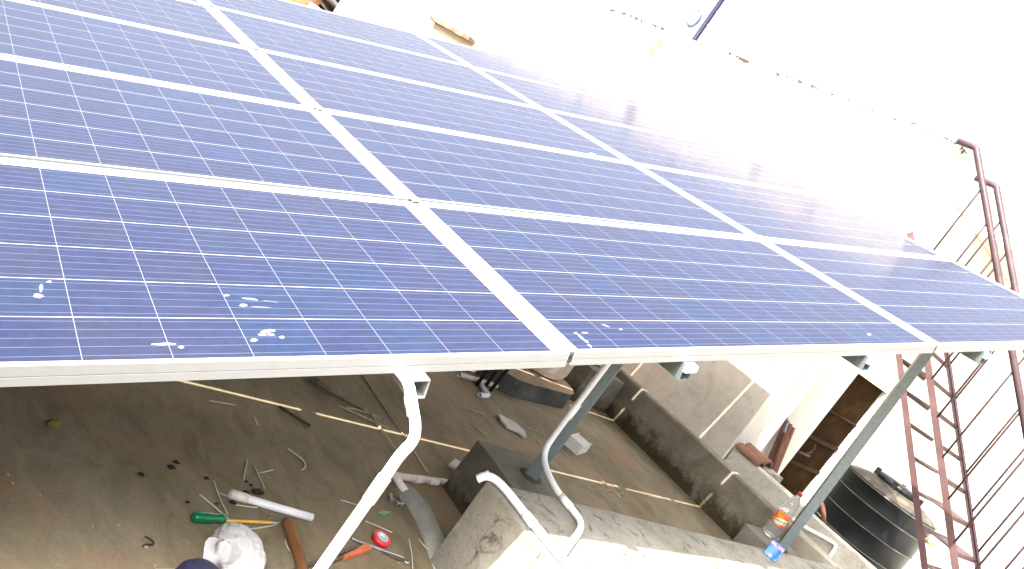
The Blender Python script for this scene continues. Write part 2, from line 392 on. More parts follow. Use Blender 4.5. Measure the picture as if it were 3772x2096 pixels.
tag(lw, 'low grey cement wall of the lower roof in front of the black tank', 'wall')
# the front parapet: broken plaster end with the conduit on its edge
bm = bmesh.new(); box(bm, .42, 3.674, -.45, .335, 0, .36); rough(bm, 11, .006, 3.5, 4)
fw = obj('front_parapet', bm, CEMENT)
tag(fw, 'thick pale cement parapet in the foreground, half in sun, blue packet standing on it', 'parapet')

nb = wall_strip('shade_wall', -2.47, -2.36, -7, 9, 0, 1.25, PARAPET, 60, .006, 9)  # added unseen wall, cuts the sky light reaching the left floor
tag(nb, 'plain cement wall added left of the array, outside the picture, to shade the floor', 'wall')

# ------------------------------------------------------------------ stair room with its tall plastered wall
room = empty('stair_room', (5.0, 2.09, FL)); tag(room, 'tall whitewashed stair room with flaking wall top, behind the solar array', 'building')
def rloc(bm):   # world coordinates to the building's own
    for v in bm.verts: v.co -= Vector((5.0, 2.09, FL))
    return bm
bm = bmesh.new(); ny = 120; prev = None
for i in range(ny + 1):
    y = 2.09 + (14.25 - 2.09) * i / ny
    e = 3.49 + noise.noise(Vector((y * 2.2, 3, 1))) * .035 + noise.noise(Vector((y * 9, 1, 1))) * .022
    row = [bm.verts.new((5.0, y, FL)), bm.verts.new((5.0, y, e)), bm.verts.new((5.22, y, e + .01)), bm.verts.new((5.22, y, FL))]
    if prev:
        for k in range(3): bm.faces.new((prev[k], prev[k + 1], row[k + 1], row[k]))
    else: bm.faces.new(row)
    prev = row
bm.faces.new(prev[::-1])
obj('wall', rloc(bm), WALL_OLD, room)
# front wall with the door opening: strips round the opening at x 6.14-7.0
DX0, DX1, DZ1, WY = 7.085, 8.02, 1.455, 2.51
bm = bmesh.new()
for (x0, x1, z0, z1) in ((5.20, DX0, FL, 3.36), (DX0, DX1, DZ1, 3.36), (DX1, 40.0, FL, 3.36)): box(bm, x0, x1, WY, WY + .2, z0, z1)
obj('wall', rloc(bm), WALL_CREAM, room)
bm = bmesh.new(); box(bm, 5.221, 5.53, 2.09, WY - .002, FL, 3.36, .004); box(bm, 5.002, 5.2205, 2.075, 2.0895, FL, 3.36)
obj('pilaster', rloc(bm), WALL_CREAM, room)
bm = bmesh.new(); box(bm, 7.2, 8.75, 2.09, 14.2, 3.37, 3.47); box(bm, 5.225, 7.199, WY - .002, 14.2, 3.37, 3.47); box(bm, 8.7505, 40, WY, 14.2, 3.37, 3.47)
obj('roof_slab', rloc(bm), WALL_CREAM, room)
bm = bmesh.new(); box(bm, 4.87, 4.998, 9.30, 10.65, 2.255, 2.315); rough(bm, 9, .012, 6, 2)
obj('sunshade_ledge', rloc(bm), mottled('broken_ledge', (.06, .04, .025), (.11, .075, .05), (.19, .14, .10), 7, .9, .5), room)
bm = bmesh.new(); box(bm, DX0 + .003, DX1 - .003, WY + .055, WY + .09, FL, DZ1 - .003)
door = obj('door', rloc(bm), DOORMAT, room)
for i, (z0, h) in enumerate(((.20, .05), (.555, .05), (.93, .022))):
    bm = bmesh.new(); box(bm, DX0 + .01, DX1 - .01, WY + .036, WY + .0545, z0, z0 + h, .004)
    rm = mottled('door_rail_%d' % i, (.014, .008, .005), (.022, .013, .008), (.036, .022, .014), 6, .7, .1); rm.node_tree.nodes['Principled BSDF'].inputs['Specular IOR Level'].default_value = .02; obj('rail', rloc(bm), rm, door)
bm = bmesh.new(); tube(bm, [(7.15, WY + .03, .37), (7.15, WY, .372), (7.40, WY, .378), (7.40, WY + .03, .378)], .014, 8)
obj('bolt', rloc(bm), IRON, door)
bm = bmesh.new(); tube(bm, [(7.36 + .07 * math.cos(t), WY + .02, .46 + .07 * math.sin(t)) for t in [x * .4 for x in range(-5, 4)]], .009, 6)
obj('handle', rloc(bm), IRON, door)

# ------------------------------------------------------------------ solar array: 3 columns x 5 rows on a 20 degree slope
TILT = R(20); ORG = Vector((0, 0, 1.001))
AM = Matrix.Rotation(-TILT, 4, 'Y'); AM.translation = ORG
def A(x, y, z=0.0): return AM @ Vector((x, y, z))
XS = (-1.9973, 0.0013, 2.0033); YS = [-.001 + 1.0321 * i for i in range(5)]
def make_panel():
    root = empty('solar_panel')
    bm = bmesh.new(); D = .043; lip = .0115
    def prof(L, M):   # one frame member along +x: top lip, outer face with a groove, bottom flange
        pts = [(0, 0), (lip, 0), (lip, -.004), (.004, -.004), (.004, -D + .002), (.026, -D + .002), (.026, -D), (0, -D), (0, -.0245), (.0012, -.0240), (.0012, -.0225), (0, -.022)]
        a = [bm.verts.new(M @ Vector((0, p[0], p[1]))) for p in pts]; b = [bm.verts.new(M @ Vector((L, p[0], p[1]))) for p in pts]
        n = len(pts)
        for i in range(n): bm.faces.new((a[i], a[(i + 1) % n], b[(i + 1) % n], b[i]))
        bm.faces.new(a[::-1]); bm.faces.new(b)
    I = Matrix.Identity(4)
    prof(PW, I)
    prof(PW, Matrix.Translation((PW, PD, 0)) @ Matrix.Rotation(math.pi, 4, 'Z'))
    prof(PD - .0232, Matrix.Translation((PW, .0116, 0)) @ Matrix.Rotation(math.pi / 2, 4, 'Z'))
    prof(PD - .0232, Matrix.Translation((0, PD - .0116, 0)) @ Matrix.Rotation(-math.pi / 2, 4, 'Z'))
    obj('frame', bm, ALU, root)
    bm = bmesh.new(); box(bm, .0118, PW - .0118, .0118, PD - .0118, -.0085, -.0040)
    obj('cell_sheet', bm, PV, root)
    return root
proto = make_panel(); PANELS = {}
ROWN = ('nearest row', 'second nearest row', 'third nearest row', 'fourth nearest row', 'farthest row')
COLN = ('lower left column', 'middle column', 'upper right column')
EXTRA = {(0, 0): 'solar panel splashed with white bird droppings, nearest row, lower left column',
         (1, 0): 'solar panel with one short dropping trail at its corner, nearest row, middle column',
         (2, 0): 'solar panel in front of the iron stair, nearest row, upper right column'}
for c in range(3):
    for r in range(5):
        p = proto if (c, r) == (0, 0) else copy_tree(proto)
        p.location = A(XS[c], YS[r], -.0046 if c == 0 else 0.0); p.rotation_euler = (0, -TILT, 0)
        tag(p, EXTRA.get((c, r), 'dusty blue solar panel in the %s, %s' % (ROWN[r], COLN[c])), 'solar panel', 'solar panels of the tilted roof array')
        PANELS[c, r] = p
def blob(bm, cx, cy, rx, ry, ang=0, seed=0, h=.0012, z=-.004):
    n = 18; ca, sa = math.cos(ang), math.sin(ang); ring = []
    for j in range(n):
        t = 2 * math.pi * j / n; k = 1 + .38 * noise.noise(Vector((math.cos(t) * 1.6 + seed, math.sin(t) * 1.6, seed * 2.3)))
        x, y = rx * k * math.cos(t), ry * k * math.sin(t)
        ring.append((cx + x * ca - y * sa, cy + x * sa + y * ca))
    a = [bm.verts.new((p[0], p[1], z)) for p in ring]
    b = [bm.verts.new((cx + (p[0] - cx) * .7, cy + (p[1] - cy) * .7, z + h)) for p in ring]
    for j in range(n): bm.faces.new((a[j], a[(j + 1) % n], b[(j + 1) % n], b[j]))
    bm.faces.new(b)
def splat(c, r, spots, m_):
    p = PANELS[c, r]; bm = bmesh.new()
    for i, (x, y, rx, ry, ang) in enumerate(spots): blob(bm, x - XS[c], y - YS[r], rx * .85, ry * .75, ang, i * 3.7 + c)
    obj('bird_dropping', bm, m_, p)
splat(0, 0, [(-.800, .124, .022, .007, .25), (-.819, .108, .010, .005, 0), (-.800, .108, .009, .005, 0)], LIMEWHITE)
splat(0, 0, [(-.778, .097, .007, .005, 0)], LIMEWHITE)
splat(0, 0, [(-.843, .086, .010, .006, .3)], LIMEWHITE)
splat(0, 0, [(-1.025, .073, .030, .004, 0), (-.998, .061, .006, .005, 0)], LIMEWHITE)
splat(0, 0, [(-.800, .268, .024, .006, -.2), (-.758, .258, .020, .002, -.2)], FAINT)
splat(0, 0, [(-.825, .238, .013, .009, .3), (-.790, .230, .026, .0025, -.05)], FAINT)
splat(0, 0, [(-.852, .283, .010, .006, .3)], FAINT)
splat(0, 0, [(-1.208, .322, .006, .004, 0)], LIMEWHITE)
splat(0, 0, [(-1.232, .262, .012, .012, .6), (-1.225, .295, .004, .025, -.1)], FAINT)
splat(1, 0, [(.079, .103, .006, .005, 0), (.082, .080, .004, .022, .05), (.085, .058, .005, .010, .1), (.080, .036, .004, .010, .2)], LIMEWHITE)
splat(1, 0, [(.116, .105, .014, .006, 0)], FAINT)
splat(1, 0, [(.229, .145, .014, .005, -.8)], FAINT)
splat(1, 0, [(.274, .124, .009, .005, 0)], FAINT)
splat(1, 0, [(1.595, .086, .014, .006, 0)], LIMEWHITE)
splat(0, 1, [(-.098, 1.049, .012, .006, 0), (-.082, 1.046, .010, .004, 0)], LIMEWHITE)
splat(1, 2, [(1.706, 2.113, .022, .010, -.3)], LIMEWHITE)

# flat strips closing the two long seams between the columns
for x0, x1, m_, d in ((-.0180, .0010, mat('dull_zinc', (.085, .088, .092), .7, 0, .2), 'grey strip closing the wide seam between lower left and middle panels'), (1.9808, 2.0028, ALU, 'pale strip closing the narrow seam between middle and upper right panels')):
    bm = bmesh.new(); box(bm, x0, x1, .004, 5.13, -.014, -.004, 0, 0, AM)
    tag(obj('seam_strip', bm, m_), d, 'strip', 'seam strips of the array')
# clamps bridging the panels where four corners meet
def make_clamp():
    root = empty('panel_clamp')
    bm = bmesh.new(); box(bm, -.020, .020, -.022, .022, .0005, .004, .001); obj('plate', bm, ALU, root)
    bm = bmesh.new(); lathe(bm, [(.0075, 0), (.0075, .006), (.005, .008)], 6, (0, 0, .0042)); obj('bolt_head', bm, STEEL, root)
    bm = bmesh.new(); box(bm, -.004, .004, -.008, .008, -.0115, -.0001); obj('web', bm, ALU, root)
    return root
cp = make_clamp(); k = 0
for xi, xc, nm in ((0, -.0055, 'lower'), (1, 1.9948, 'upper')):
    for r in range(4):
        if xi == 1 and r > 0: continue
        q = cp if k == 0 else copy_tree(cp); k += 1
        q.location = A(xc, YS[r] + PD + .010, 0.0); q.rotation_euler = (0, -TILT, R(8))
        tag(q, 'small grey metal clamp in the %s seam, at the %s joint between rows' % (nm, ('first', 'second', 'third', 'fourth')[r]), 'clamp', 'clamps holding the solar panels')

# ------------------------------------------------------------------ steel support under the array
def square_tube(name, p, q, w, material, hollow_first=True, up=(0, 0, 1), h=None):
    p = Vector(p); q = Vector(q); d = (q - p).normalized(); a, b = frame_of(d, up); bm = bmesh.new(); h = h or w
    def ring(c, ww, hh): return [bm.verts.new(c + a * sx * ww / 2 + b * sy * hh / 2) for sx, sy in ((1, 1), (-1, 1), (-1, -1), (1, -1))]
    o1, o2, i1, i2 = ring(p, w, h), ring(q, w, h), ring(p, w - .006, h - .006), ring(p + d * .25, w - .006, h - .006)
    for j in range(4):
        k = (j + 1) % 4
        bm.faces.new((o1[j], o1[k], o2[k], o2[j])); bm.faces.new((o1[j], o1[k], i1[k], i1[j])); bm.faces.new((i1[j], i1[k], i2[k], i2[j]))
    bm.faces.new(i2); bm.faces.new(o2)
    return obj(name, bm, material)
PUR = ((-1.50, -.02, 'second lowest'), (-.475, -.034, 'lowest visible, white conduit coming out of its open end'), (.475, -.012, 'middle one, ending over the tan wall'),
       (1.50, -.012, 'one ending in front of the brown door'), (2.47, -.012, 'highest one, ending by the stair balusters'))
for x, y, d in PUR:
    o = square_tube('purlin', A(x, y, -.0745), A(x, 5.20, -.0745), .045, GALV if x > 0 else ALU, up=(math.sin(TILT) * -1, 0, math.cos(TILT)), h=.060 if x > 0 else .052)
    if x > 0:
        bm = bmesh.new(); Mq = AM @ Matrix.Translation((x, y - .0025, -.058)); box(bm, -.026, .026, -.012, .002, -.012, .010, .002, 0, Mq); obj('sunlit_end', bm, PVC, o)  # white piece added to stand for the sunlit end of the purlin
    tag(o, ('square steel purlin under the panels, ' + d) if x > -1 else 'square steel purlin under the lower left panels, hidden behind the frame', 'purlin', 'purlins carrying the solar panels')
for y in (.62, 4.3):
    o = square_tube('rafter', A(-1.9, y, -.135), A(3.9, y, -.135), .05, GALV, up=(0, 1, 0))
    tag(o, 'sloping steel rafter under the purlins, on top of the %s legs' % ('two near' if y < 1 else 'far'), 'rafter')
def leg(p, q, label):
    root = empty('support_leg', p)
    o = square_tube('post', (0, 0, -.01), Vector(q) - Vector(p), .055, GALV, up=(.55, -.83, 0)); o.parent = root
    bm = bmesh.new(); lathe(bm, [(.055, -.004), (.050, .006), (.044, .009), (.036, .010)], 14)
    for v in bm.verts: v.co += noise.noise_vector(v.co * 30 + Vector(p)) * .008
    obj('mortar_collar', bm, PEDESTAL, root)
    return tag(root, label, 'support leg', 'legs of the solar array')
leg((.985, .625, .262), (1.012, .63, 1.20), 'grey square steel leg with a white conduit strapped along it')
leg((3.36, .56, .262), (3.232, .56, 2.02), 'grey square steel leg rising beside the orange-labelled bottle')

def pedestal(x0, x1, y0, y1, z1, label, seed):
    bm = bmesh.new(); box(bm, x0, x1, y0, y1, 0, z1); rough(bm, 5, .008, 5, seed)
    return tag(obj('concrete_pedestal', bm, PEDESTAL), label, 'pedestal', 'concrete pedestals on the roof')
pedestal(.785, 1.13, .337, .815, .262, 'rough concrete pedestal under the leg with the strapped conduit', 1)
pedestal(3.17, 3.55, .337, .742, .262, 'rough concrete pedestal behind the orange-labelled bottle', 2)
pedestal(3.17, 3.62, 2.42, 3.0, .30, 'dark concrete block against the parapet behind the cream drum', 3)

# ------------------------------------------------------------------ PVC conduits
def conduit(path, r, label, couplers=(), material=PVC, name='conduit_pipe', loops=2, openend=True, group='white pvc conduits', couplemat=None):
    P = smooth_path(path, loops=loops); root = empty(name, P[0]); o0 = P[0].copy()
    bm = bmesh.new(); tube(bm, [p - o0 for p in P], r, 16, wall=.002 if openend else 0); obj('pipe', bm, material, root)
    for (a, b) in couplers:
        bm = bmesh.new(); tube(bm, [Vector(a) - o0, Vector(b) - o0], r * 1.17, 16, wall=r * .16); obj('coupling', bm, couplemat or material, root)
    return tag(root, label, 'pipe', group)
conduit([(-.478, .06, .775), (-.471, -.034, .785), (-.464, -.070, .764), (-.461, -.100, .746), (-.457, -.132, .727), (-.460, -.158, .703), (-.491, -.178, .673), (-.514, -.203, .639), (-.591, -.281, .436), (-.660, -.352, .240)],
        .0128, 'sunlit white conduit bending down from the open purlin end in the foreground', [((-.4615, -.088, .748), (-.4645, -.070, .762)), ((-.517, -.206, .631), (-.538, -.228, .576))])
conduit([(.905, .578, 1.22), (.900, .578, 1.10), (.893, .578, .85), (.880, .575, .50), (.874, .565, .425), (.850, .50, .392), (.826, .42, .385), (.818, .345, .376), (.822, .25, .376), (.812, .19, .376), (.75, .13, .376), (.541, -.001, .376)],
        .0130, 'white conduit strapped to the leg, bending over the pedestal onto the front parapet', [((.893, .578, .66), (.891, .578, .585)), ((.8195, .33, .376), (.822, .27, .376))])
conduit([(.402, .362, .345), (.415, .352, .372), (.44, .330, .380), (.462, .28, .378), (.469, .146, .376), (.494, -.079, .376), (.535, -.43, .376)],
        .0150, 'white conduit lying along the broken end edge of the front parapet', [((.4675, .16, .376), (.4725, .11, .376))])
conduit([(5.0 - .016, 1.36, .15), (4.984, 1.19, .155), (4.984, .90, .232), (4.984, .865, .225), (4.984, .853, .10)], .0145, 'bright white conduit fixed on the low grey wall in front of the tank', loops=1)
conduit([(.45, .80, .0155), (.56, .805, .0155), (.805, .834, .0155)], .0150, 'dusty conduit piece lying against the pedestal behind the sunlit conduit', [((.60, .8075, .0155), (.66, .814, .0155)), ((.735, .824, .0155), (.745, .826, .0155))], PVC_OLD, loops=0)
conduit([(-.331, .503, .0130), (-.180, .473, .0130), (-.049, .452, .0130)], .0128, 'loose white pvc pipe piece with a dusty end, above the screwdriver', [((-.3315, .503, .0130), (-.276, .492, .0130))], PVC, loops=0, couplemat=PVC_OLD)
# buried conduit running into a mortar haunch along the floor
conduit([(.474, .83, .022), (.478, .79, .022), (.490, .70, .018)], .0150, 'short conduit stub entering the grey mortar ridge', [], PVC_OLD, loops=0, openend=False)
bm = bmesh.new(); L = [(.455, .765, .012, .028), (.515, .72, .05, .050), (.52, .64, .062, .052), (.515, .56, .060, .040), (.508, .47, .062, .030), (.485, .39, .055, .020), (.44, .31, .05, .010)]
rows = []
L = [(.505, .765, .030, .016), (.520, .715, .050, .034), (.530, .62, .056, .040), (.522, .54, .054, .036), (.512, .45, .060, .030), (.490, .38, .060, .022), (.455, .30, .045, .008)]
for (x, y, w, h) in L:
    rows.append([bm.verts.new((x + w * math.cos(t) * (1 + .12 * noise.noise(Vector((y * 9, t, 0)))), y + .01 * math.cos(t), max(-.003, h * math.sin(t) * (1 + .15 * noise.noise(Vector((y * 14, t, 3))))) - .002)) for t in [math.pi * j / 12 for j in range(13)]])
for a, b in zip(rows[:-1], rows[1:]):
    for j in range(12): bm.faces.new((a[j], a[j + 1], b[j + 1], b[j])).smooth = True
bm.faces.new(rows[0]); bm.faces.new(rows[-1])
tag(obj('mortar_ridge', bm, HAUNCH), 'grey rounded mortar ridge on the floor beside the red tape', 'mortar ridge')

# ------------------------------------------------------------------ items on the roof floor
# screwdriver
root = empty('screwdriver', (-.489, .365, 0), (0, 0, math.atan2(.041, .308))); tag(root, 'screwdriver with a green handle and yellow sleeved shaft lying on the floor', 'screwdriver')
def along_x(prof, n=16, z=0.0):
    bm = bmesh.new(); lathe(bm, prof, n)
    M = Matrix.Rotation(math.pi / 2, 4, 'Y')
    for v in bm.verts: v.co = M @ v.co; v.co.z += z
    return bm
bm = along_x([(.006, 0), (.0135, .003), (.0155, .012), (.0155, .055), (.0125, .068), (.0125, .080), (.0145, .088), (.0140, .100), (.008, .106)], 24, .0158)
for v in bm.verts:      # fluted grip
    t = math.atan2(v.co.z - .0158, v.co.y)
    if .01 < v.co.x < .06: q = 1 - .07 * (math.cos(t * 6) > .3); v.co.y *= q; v.co.z = .0158 + (v.co.z - .0158) * q
obj('handle', bm, GREENPL, root)
bm = along_x([(.0047, .1055), (.0047, .272), (.004, .276)], 12, .0090); obj('sleeve', bm, YELLOWPL, root)
bm = along_x([(.0028, .275), (.0028, .298), (.0036, .305), (.0010, .312)], 10, .0088); obj('shaft', bm, STEEL, root)
# wooden hammer handle
bm = bmesh.new(); tube(bm, [(-.163, .412, .0185), (-.164, .39, .0185), (-.168, .33, .0180), (-.174, .26, .0175), (-.188, .19, .0170), (-.196, .12, .0165)], [.0150, .0185, .0178, .0170, .0160, .0150], 14)
tag(obj('wooden_stick', bm, WOOD_B), 'worn brown wooden stick lying below the screwdriver tip', 'stick')
# red tape roll
root = empty('tape_roll', (.218, .400, 0), (R(4), 0, R(20))); tag(root, 'roll of red insulating tape lying flat beside the steel rods', 'tape')
bm = bmesh.new()
def ring_solid(bm, r0, r1, z0, z1, n=40):
    v = [[bm.verts.new((r * math.cos(2 * math.pi * j / n), r * math.sin(2 * math.pi * j / n), z)) for j in range(n)] for r, z in ((r1, z0), (r1, z1), (r0, z1), (r0, z0))]
    for i in range(4):
        for j in range(n):
            f = bm.faces.new((v[i][j], v[i][(j + 1) % n], v[(i + 1) % 4][(j + 1) % n], v[(i + 1) % 4][j])); f.smooth = i in (0, 2)
ring_solid(bm, .0225, .0335, .001, .021); obj('vinyl', bm, REDPL, root)
bm = bmesh.new(); ring_solid(bm, .0165, .0223, .001, .0216); obj('core', bm, noise_metal(mat('printed_core', (.62, .68, .74), .5), 90, .55, 1.1, .4, .5), root)
bm = bmesh.new(); lathe(bm, [(.0164, .0005), (.0164, .004)], 28); obj('paper_disc', bm, PAPER, root)
# hacksaw with an orange handle
root = empty('hacksaw', (.138, .346, 0), (0, 0, math.atan2(-.075, -.154))); tag(root, 'hacksaw with a scuffed orange handle and dark frame, partly behind the sunlit conduit', 'saw')
bm = bmesh.new(); prism(bm, [(0, -.012), (.012, -.016), (.07, -.009), (.15, -.006), (.15, .006), (.06, .009), (.014, .013), (0, .010)], .004, .018); obj('handle', bm, ORANGEPL, root)
bm = bmesh.new(); bar(bm, (.03, -.020, .010), (.36, -.024, .010), .012, .006); bar(bm, (.15, 0, .010), (.38, .0, .010), .0012, .012); bar(bm, (.375, -.028, .010), (.375, .004, .010), .008, .006); bar(bm, (.03, -.022, .010), (.03, -.008, .010), .008, .006)
obj('frame', bm, noise_metal(mat('dark_saw_frame', (.10, .08, .08), .5, .4), 40), root)
# steel rods / spanner
bm = bmesh.new(); tube(bm, smooth_path([(.086, .384, .012), (.090, .378, .008), (.20, .347, .007), (.275, .328, .007), (.283, .322, .007), (.279, .303, .007), (.290, .298, .007), (.298, .306, .007)], loops=1), .0038, 8)
tag(obj('hooked_steel_rod', bm, STEEL), 'long steel rod with a hooked end below the red tape', 'rod')
bm = bmesh.new(); tube(bm, [(.121, .377, .005), (.26, .342, .005)], .0032, 8)
tag(obj('steel_rod', bm, STEEL), 'short straight steel rod just above the hooked rod', 'rod')
bm = bmesh.new(); tube(bm, smooth_path([(.195, .337, .004), (.215, .333, .004), (.236, .318, .004), (.262, .312, .004), (.280, .318, .004), (.292, .312, .004)], loops=1), .0028, 6)
tag(obj('twisted_wire', bm, noise_metal(mat('dark_wire', (.10, .085, .06), .5, .5), 40)), 'dark twisted wire lying under the hooked rod', 'wire')
# nuts and bolts
def bolt(x, y, rz, s, label):
    root = empty('bolt', (x, y, 0), (0, 0, rz)); tag(root, label, 'bolt', 'loose steel bolts on the floor')
    bm = bmesh.new(); lathe(bm, [(.0045 * s, 0), (.0045 * s, .030 * s)], 10)
    M = Matrix.Translation((0, 0, .009 * s)) @ Matrix.Rotation(math.pi / 2, 4, 'Y')
    for v in bm.verts: v.co = M @ v.co
    obj('shank', bm, STEEL, root)
    for z0 in (-.006, .018):
        bm = bmesh.new(); lathe(bm, [(.009 * s, z0 * s), (.009 * s, (z0 + .0065) * s)], 6)
        for v in bm.verts: v.co = M @ v.co
        obj('hex_head' if z0 < 0 else 'nut', bm, STEEL, root)
bolt(.392, .640, R(70), 1.1, 'shiny steel bolt and nut, left one of the pile by the mortar ridge')
bolt(.412, .622, R(10), 1.2, 'shiny steel bolt and nut, front one of the pile by the mortar ridge')
bolt(.446, .640, R(80), 1.1, 'shiny steel bolt and nut, touching the mortar ridge')
# green scrap
bm = bmesh.new(); prism(bm, [(.286, .551), (.31, .542), (.345, .560), (.362, .573), (.33, .572), (.30, .562)], .001, .004)
tag(obj('plastic_scrap', bm, GREENPL), 'small scrap of green plastic near the bolts', 'scrap')
# thin nylon strips cut from cable ties
STR = [[(-.363, .568), (-.366, .50), (-.358, .415)], [(-.430, .488), (-.395, .445), (-.371, .409), (-.354, .392)], [(-.357, .512), (-.332, .501)], [(-.200, .720), (-.251, .598)], [(-.183, .690), (-.181, .63), (-.180, .577)],
       [(-.302, .365), (-.24, .385), (-.182, .410)], [(-.186, .339), (-.190, .31), (-.186, .292)], [(.304, .455), (.25, .478), (.200, .494)], [(.371, .433), (.345, .36), (.303, .281)], [(-.109, .688), (-.172, .655)],
       [(.135, .590), (.204, .578)], [(-.315, .468), (-.27, .468), (-.24, .472)]]
for i, s in enumerate(STR):
    bm = bmesh.new(); P = smooth_path([(x, y, .0025) for x, y in s], loops=2 if len(s) > 2 else 0); tube(bm, P, .0019, 6)
    tag(obj('nylon_strip', bm, STRIP), 'thin off-white nylon strip lying on the dark roof floor', 'strip', 'white nylon strips scattered on the floor')
# hooked strip and black wire curl
bm = bmesh.new(); tube(bm, smooth_path([(.004, .838, .003), (.03, .812, .003), (.052, .788, .003), (.052, .76, .003), (.041, .739, .003), (.02, .722, .003)]), .0024, 6)
tag(obj('hooked_strip', bm, STRIP), 'off-white nylon strip bent into a hook, above the loose pvc pipe', 'strip')
bm = bmesh.new(); tube(bm, smooth_path([(-.636, .279, .003), (-.622, .270, .003), (-.614, .258, .003), (-.624, .248, .003), (-.640, .250, .003), (-.648, .240, .003)]), .0026, 6)
tag(obj('wire_hook', bm, BLACK), 'small black curl of wire lying alone on the floor at left', 'wire')
# straw and twig clutter in the middle
TW = [[(.465, 1.356), (.52, 1.33), (.585, 1.286)], [(.585, 1.286), (.657, 1.261)], [(.425, 1.265), (.54, 1.23), (.673, 1.186)], [(.619, 1.329), (.60, 1.24), (.617, 1.006)], [(.607, 1.26), (.60, 1.19), (.607, 1.12)], [(.468, 1.267), (.52, 1.28), (.583, 1.274)],
      [(2.032, 1.666), (2.10, 1.655), (2.169, 1.605)], [(2.012, 1.532), (1.994, 1.468)], [(1.415, 1.486), (1.45, 1.44), (1.469, 1.384)], [(1.467, 1.653), (1.626, 1.648)], [(2.214, 1.544), (2.243, 1.442)], [(1.919, 1.307), (1.969, 1.301)],
      [(-.27, 1.020), (-.158, 1.035)], [(-.086, 1.00), (-.086, .949)], [(.42, .44), (.444, .373)], [(2.33, 1.20), (2.42, 1.24), (2.40, 1.14)], [(2.36, 1.16), (2.46, 1.20)], [(2.50, 1.17), (2.60, 1.20), (2.55, 1.26)], [(2.40, 1.28), (2.46, 1.12)], [(2.9, 1.25), (3.0, 1.22)], [(1.75, 1.10), (1.80, 1.02)]]
for i, s in enumerate(TW):
    bm = bmesh.new(); P = smooth_path([(x, y, .004 + .006 * (i % 3 == 0)) for x, y in s], loops=2 if len(s) > 2 else 0); tube(bm, P, .0030 if i < 6 else .0026, 6)
    tag(obj('straw', bm, TWIG), 'thin dry straw lying on the dark roof floor', 'straw', 'dry straws scattered on the floor')
# a broom-like whisk of stalks whose end holds the straws
bm = bmesh.new(); tube(bm, [(.33, 1.425, .012), (.42, 1.375, .012), (.52, 1.325, .010), (.575, 1.292, .008)], [.017, .014, .011, .007], 10)
tag(obj('dusty_stick', bm, mottled('grey_stick', (.12, .10, .07), (.18, .155, .11), (.25, .22, .165), 30, .9, .3, 90)), 'dusty grey stick lying among straws beyond the light streak', 'stick')
bm = bmesh.new(); tube(bm, smooth_path([(.065, 1.118, .006), (.10, 1.085, .008), (.135, 1.062, .006), (.18, 1.035, .004)]), [.004, .005, .006, .007, .0075, .008, .0075, .007, .006, .006, .005, .004, .003, .003][:14] if False else .0055, 6)
tag(obj('dark_twig', bm, mottled('twig_dark', (.03, .02, .012), (.055, .038, .022), (.09, .065, .04), 30, .9, .3, 90)), 'dark brown twig lying across the yellow light streak', 'twig')
bm = bmesh.new(); tube(bm, [(.739, 1.663, .004), (.746, 1.15, .004), (.742, 1.029, .004), (.740, .901, .004)], .0030, 6)
tag(obj('string', bm, TWIG), 'long straight string on the floor running from the array to the pedestal', 'string')
# broken pale tiles
def shard(poly, z0, z1, label, material=TILE, name='tile_shard'):
    bm = bmesh.new(); prism(bm, poly, z0, z1)
    return tag(obj(name, bm, material), label, 'tile', 'broken pale tiles on the floor')
shard([(.895, .968), (.975, 1.030), (1.005, 1.012), (.935, .945)], .018, .030, 'small pale tile shard beside the pedestal foot')
shard([(1.776, 1.690), (1.80, 1.690), (1.90, 1.655), (1.93, 1.58), (1.880, 1.500), (1.84, 1.545), (1.757, 1.560), (1.75, 1.62)], .008, .020, 'large jagged pale tile lying between the string and the leg')
# small white carton box, open at one end
root = empty('carton', (2.46, 1.60, 0), (0, 0, R(205))); tag(root, 'small open white carton on the floor behind the leg', 'carton')
bm = bmesh.new(); box(bm, -.10, .10, -.055, -.053, .001, .075); box(bm, -.10, .10, .053, .055, .001, .075); box(bm, -.10, .10, -.0528, .0528, .001, .003); box(bm, .098, .10, -.0528, .0528, .0031, .075); box(bm, -.06, .0978, -.0528, .0528, .073, .075)
obj('body', bm, PAPER, root)
bm = bmesh.new(); box(bm, -.145, -.101, -.05, .05, .001, .003); obj('flap', bm, PAPER, root)
# dark grit
for i, (x, y, s) in enumerate([(-.598, .534, 1.0), (-.496, .595, 1.2), (-.473, .625, 1.0), (-.385, .574, .8), (-.24, .595, .6), (-.229, .58, .7), (-.215, .549, 2.0), (-.257, .538, 1.0), (-.325, .477, 1.1), (-.478, .445, .6), (-.382, .459, .6), (-.211, .436, .5)]):
    bm = bmesh.new(); bmesh.ops.create_icosphere(bm, subdivisions=2, radius=.0075 * s)
    for v in bm.verts: v.co = Vector((v.co.x * 1.4, v.co.y, v.co.z * .6)) * (1 + .5 * noise.noise(v.co * 180 + Vector((i, 0, 0)))); v.co.z = max(v.co.z, -.002) + .003
    tag(obj('dark_crumb', bm, SPECK, loc=(x, y, 0)), 'small black crumb lying on the floor left of the conduit', 'crumb', 'black crumbs scattered on the floor')
for i, (x, y) in enumerate([(-.954, .441), (-.945, .412), (-.884, .381), (-.768, .292), (-.639, .240), (-.628, .176), (-.211, .432), (-.70, .31), (.25, .30), (.215, .285)]):
    bm = bmesh.new(); bmesh.ops.create_icosphere(bm, subdivisions=1, radius=.0045 if i != 4 else .0065)
    for v in bm.verts: v.co *= 1 + .5 * noise.noise(v.co * 200 + Vector((i, 2, 0))); v.co.z = v.co.z * .6 + .003
    tag(obj('pale_crumb', bm, TANDUST, loc=(x, y, 0)), 'tiny pale crumb of plaster on the dark roof floor', 'crumb', 'pale plaster crumbs on the floor')
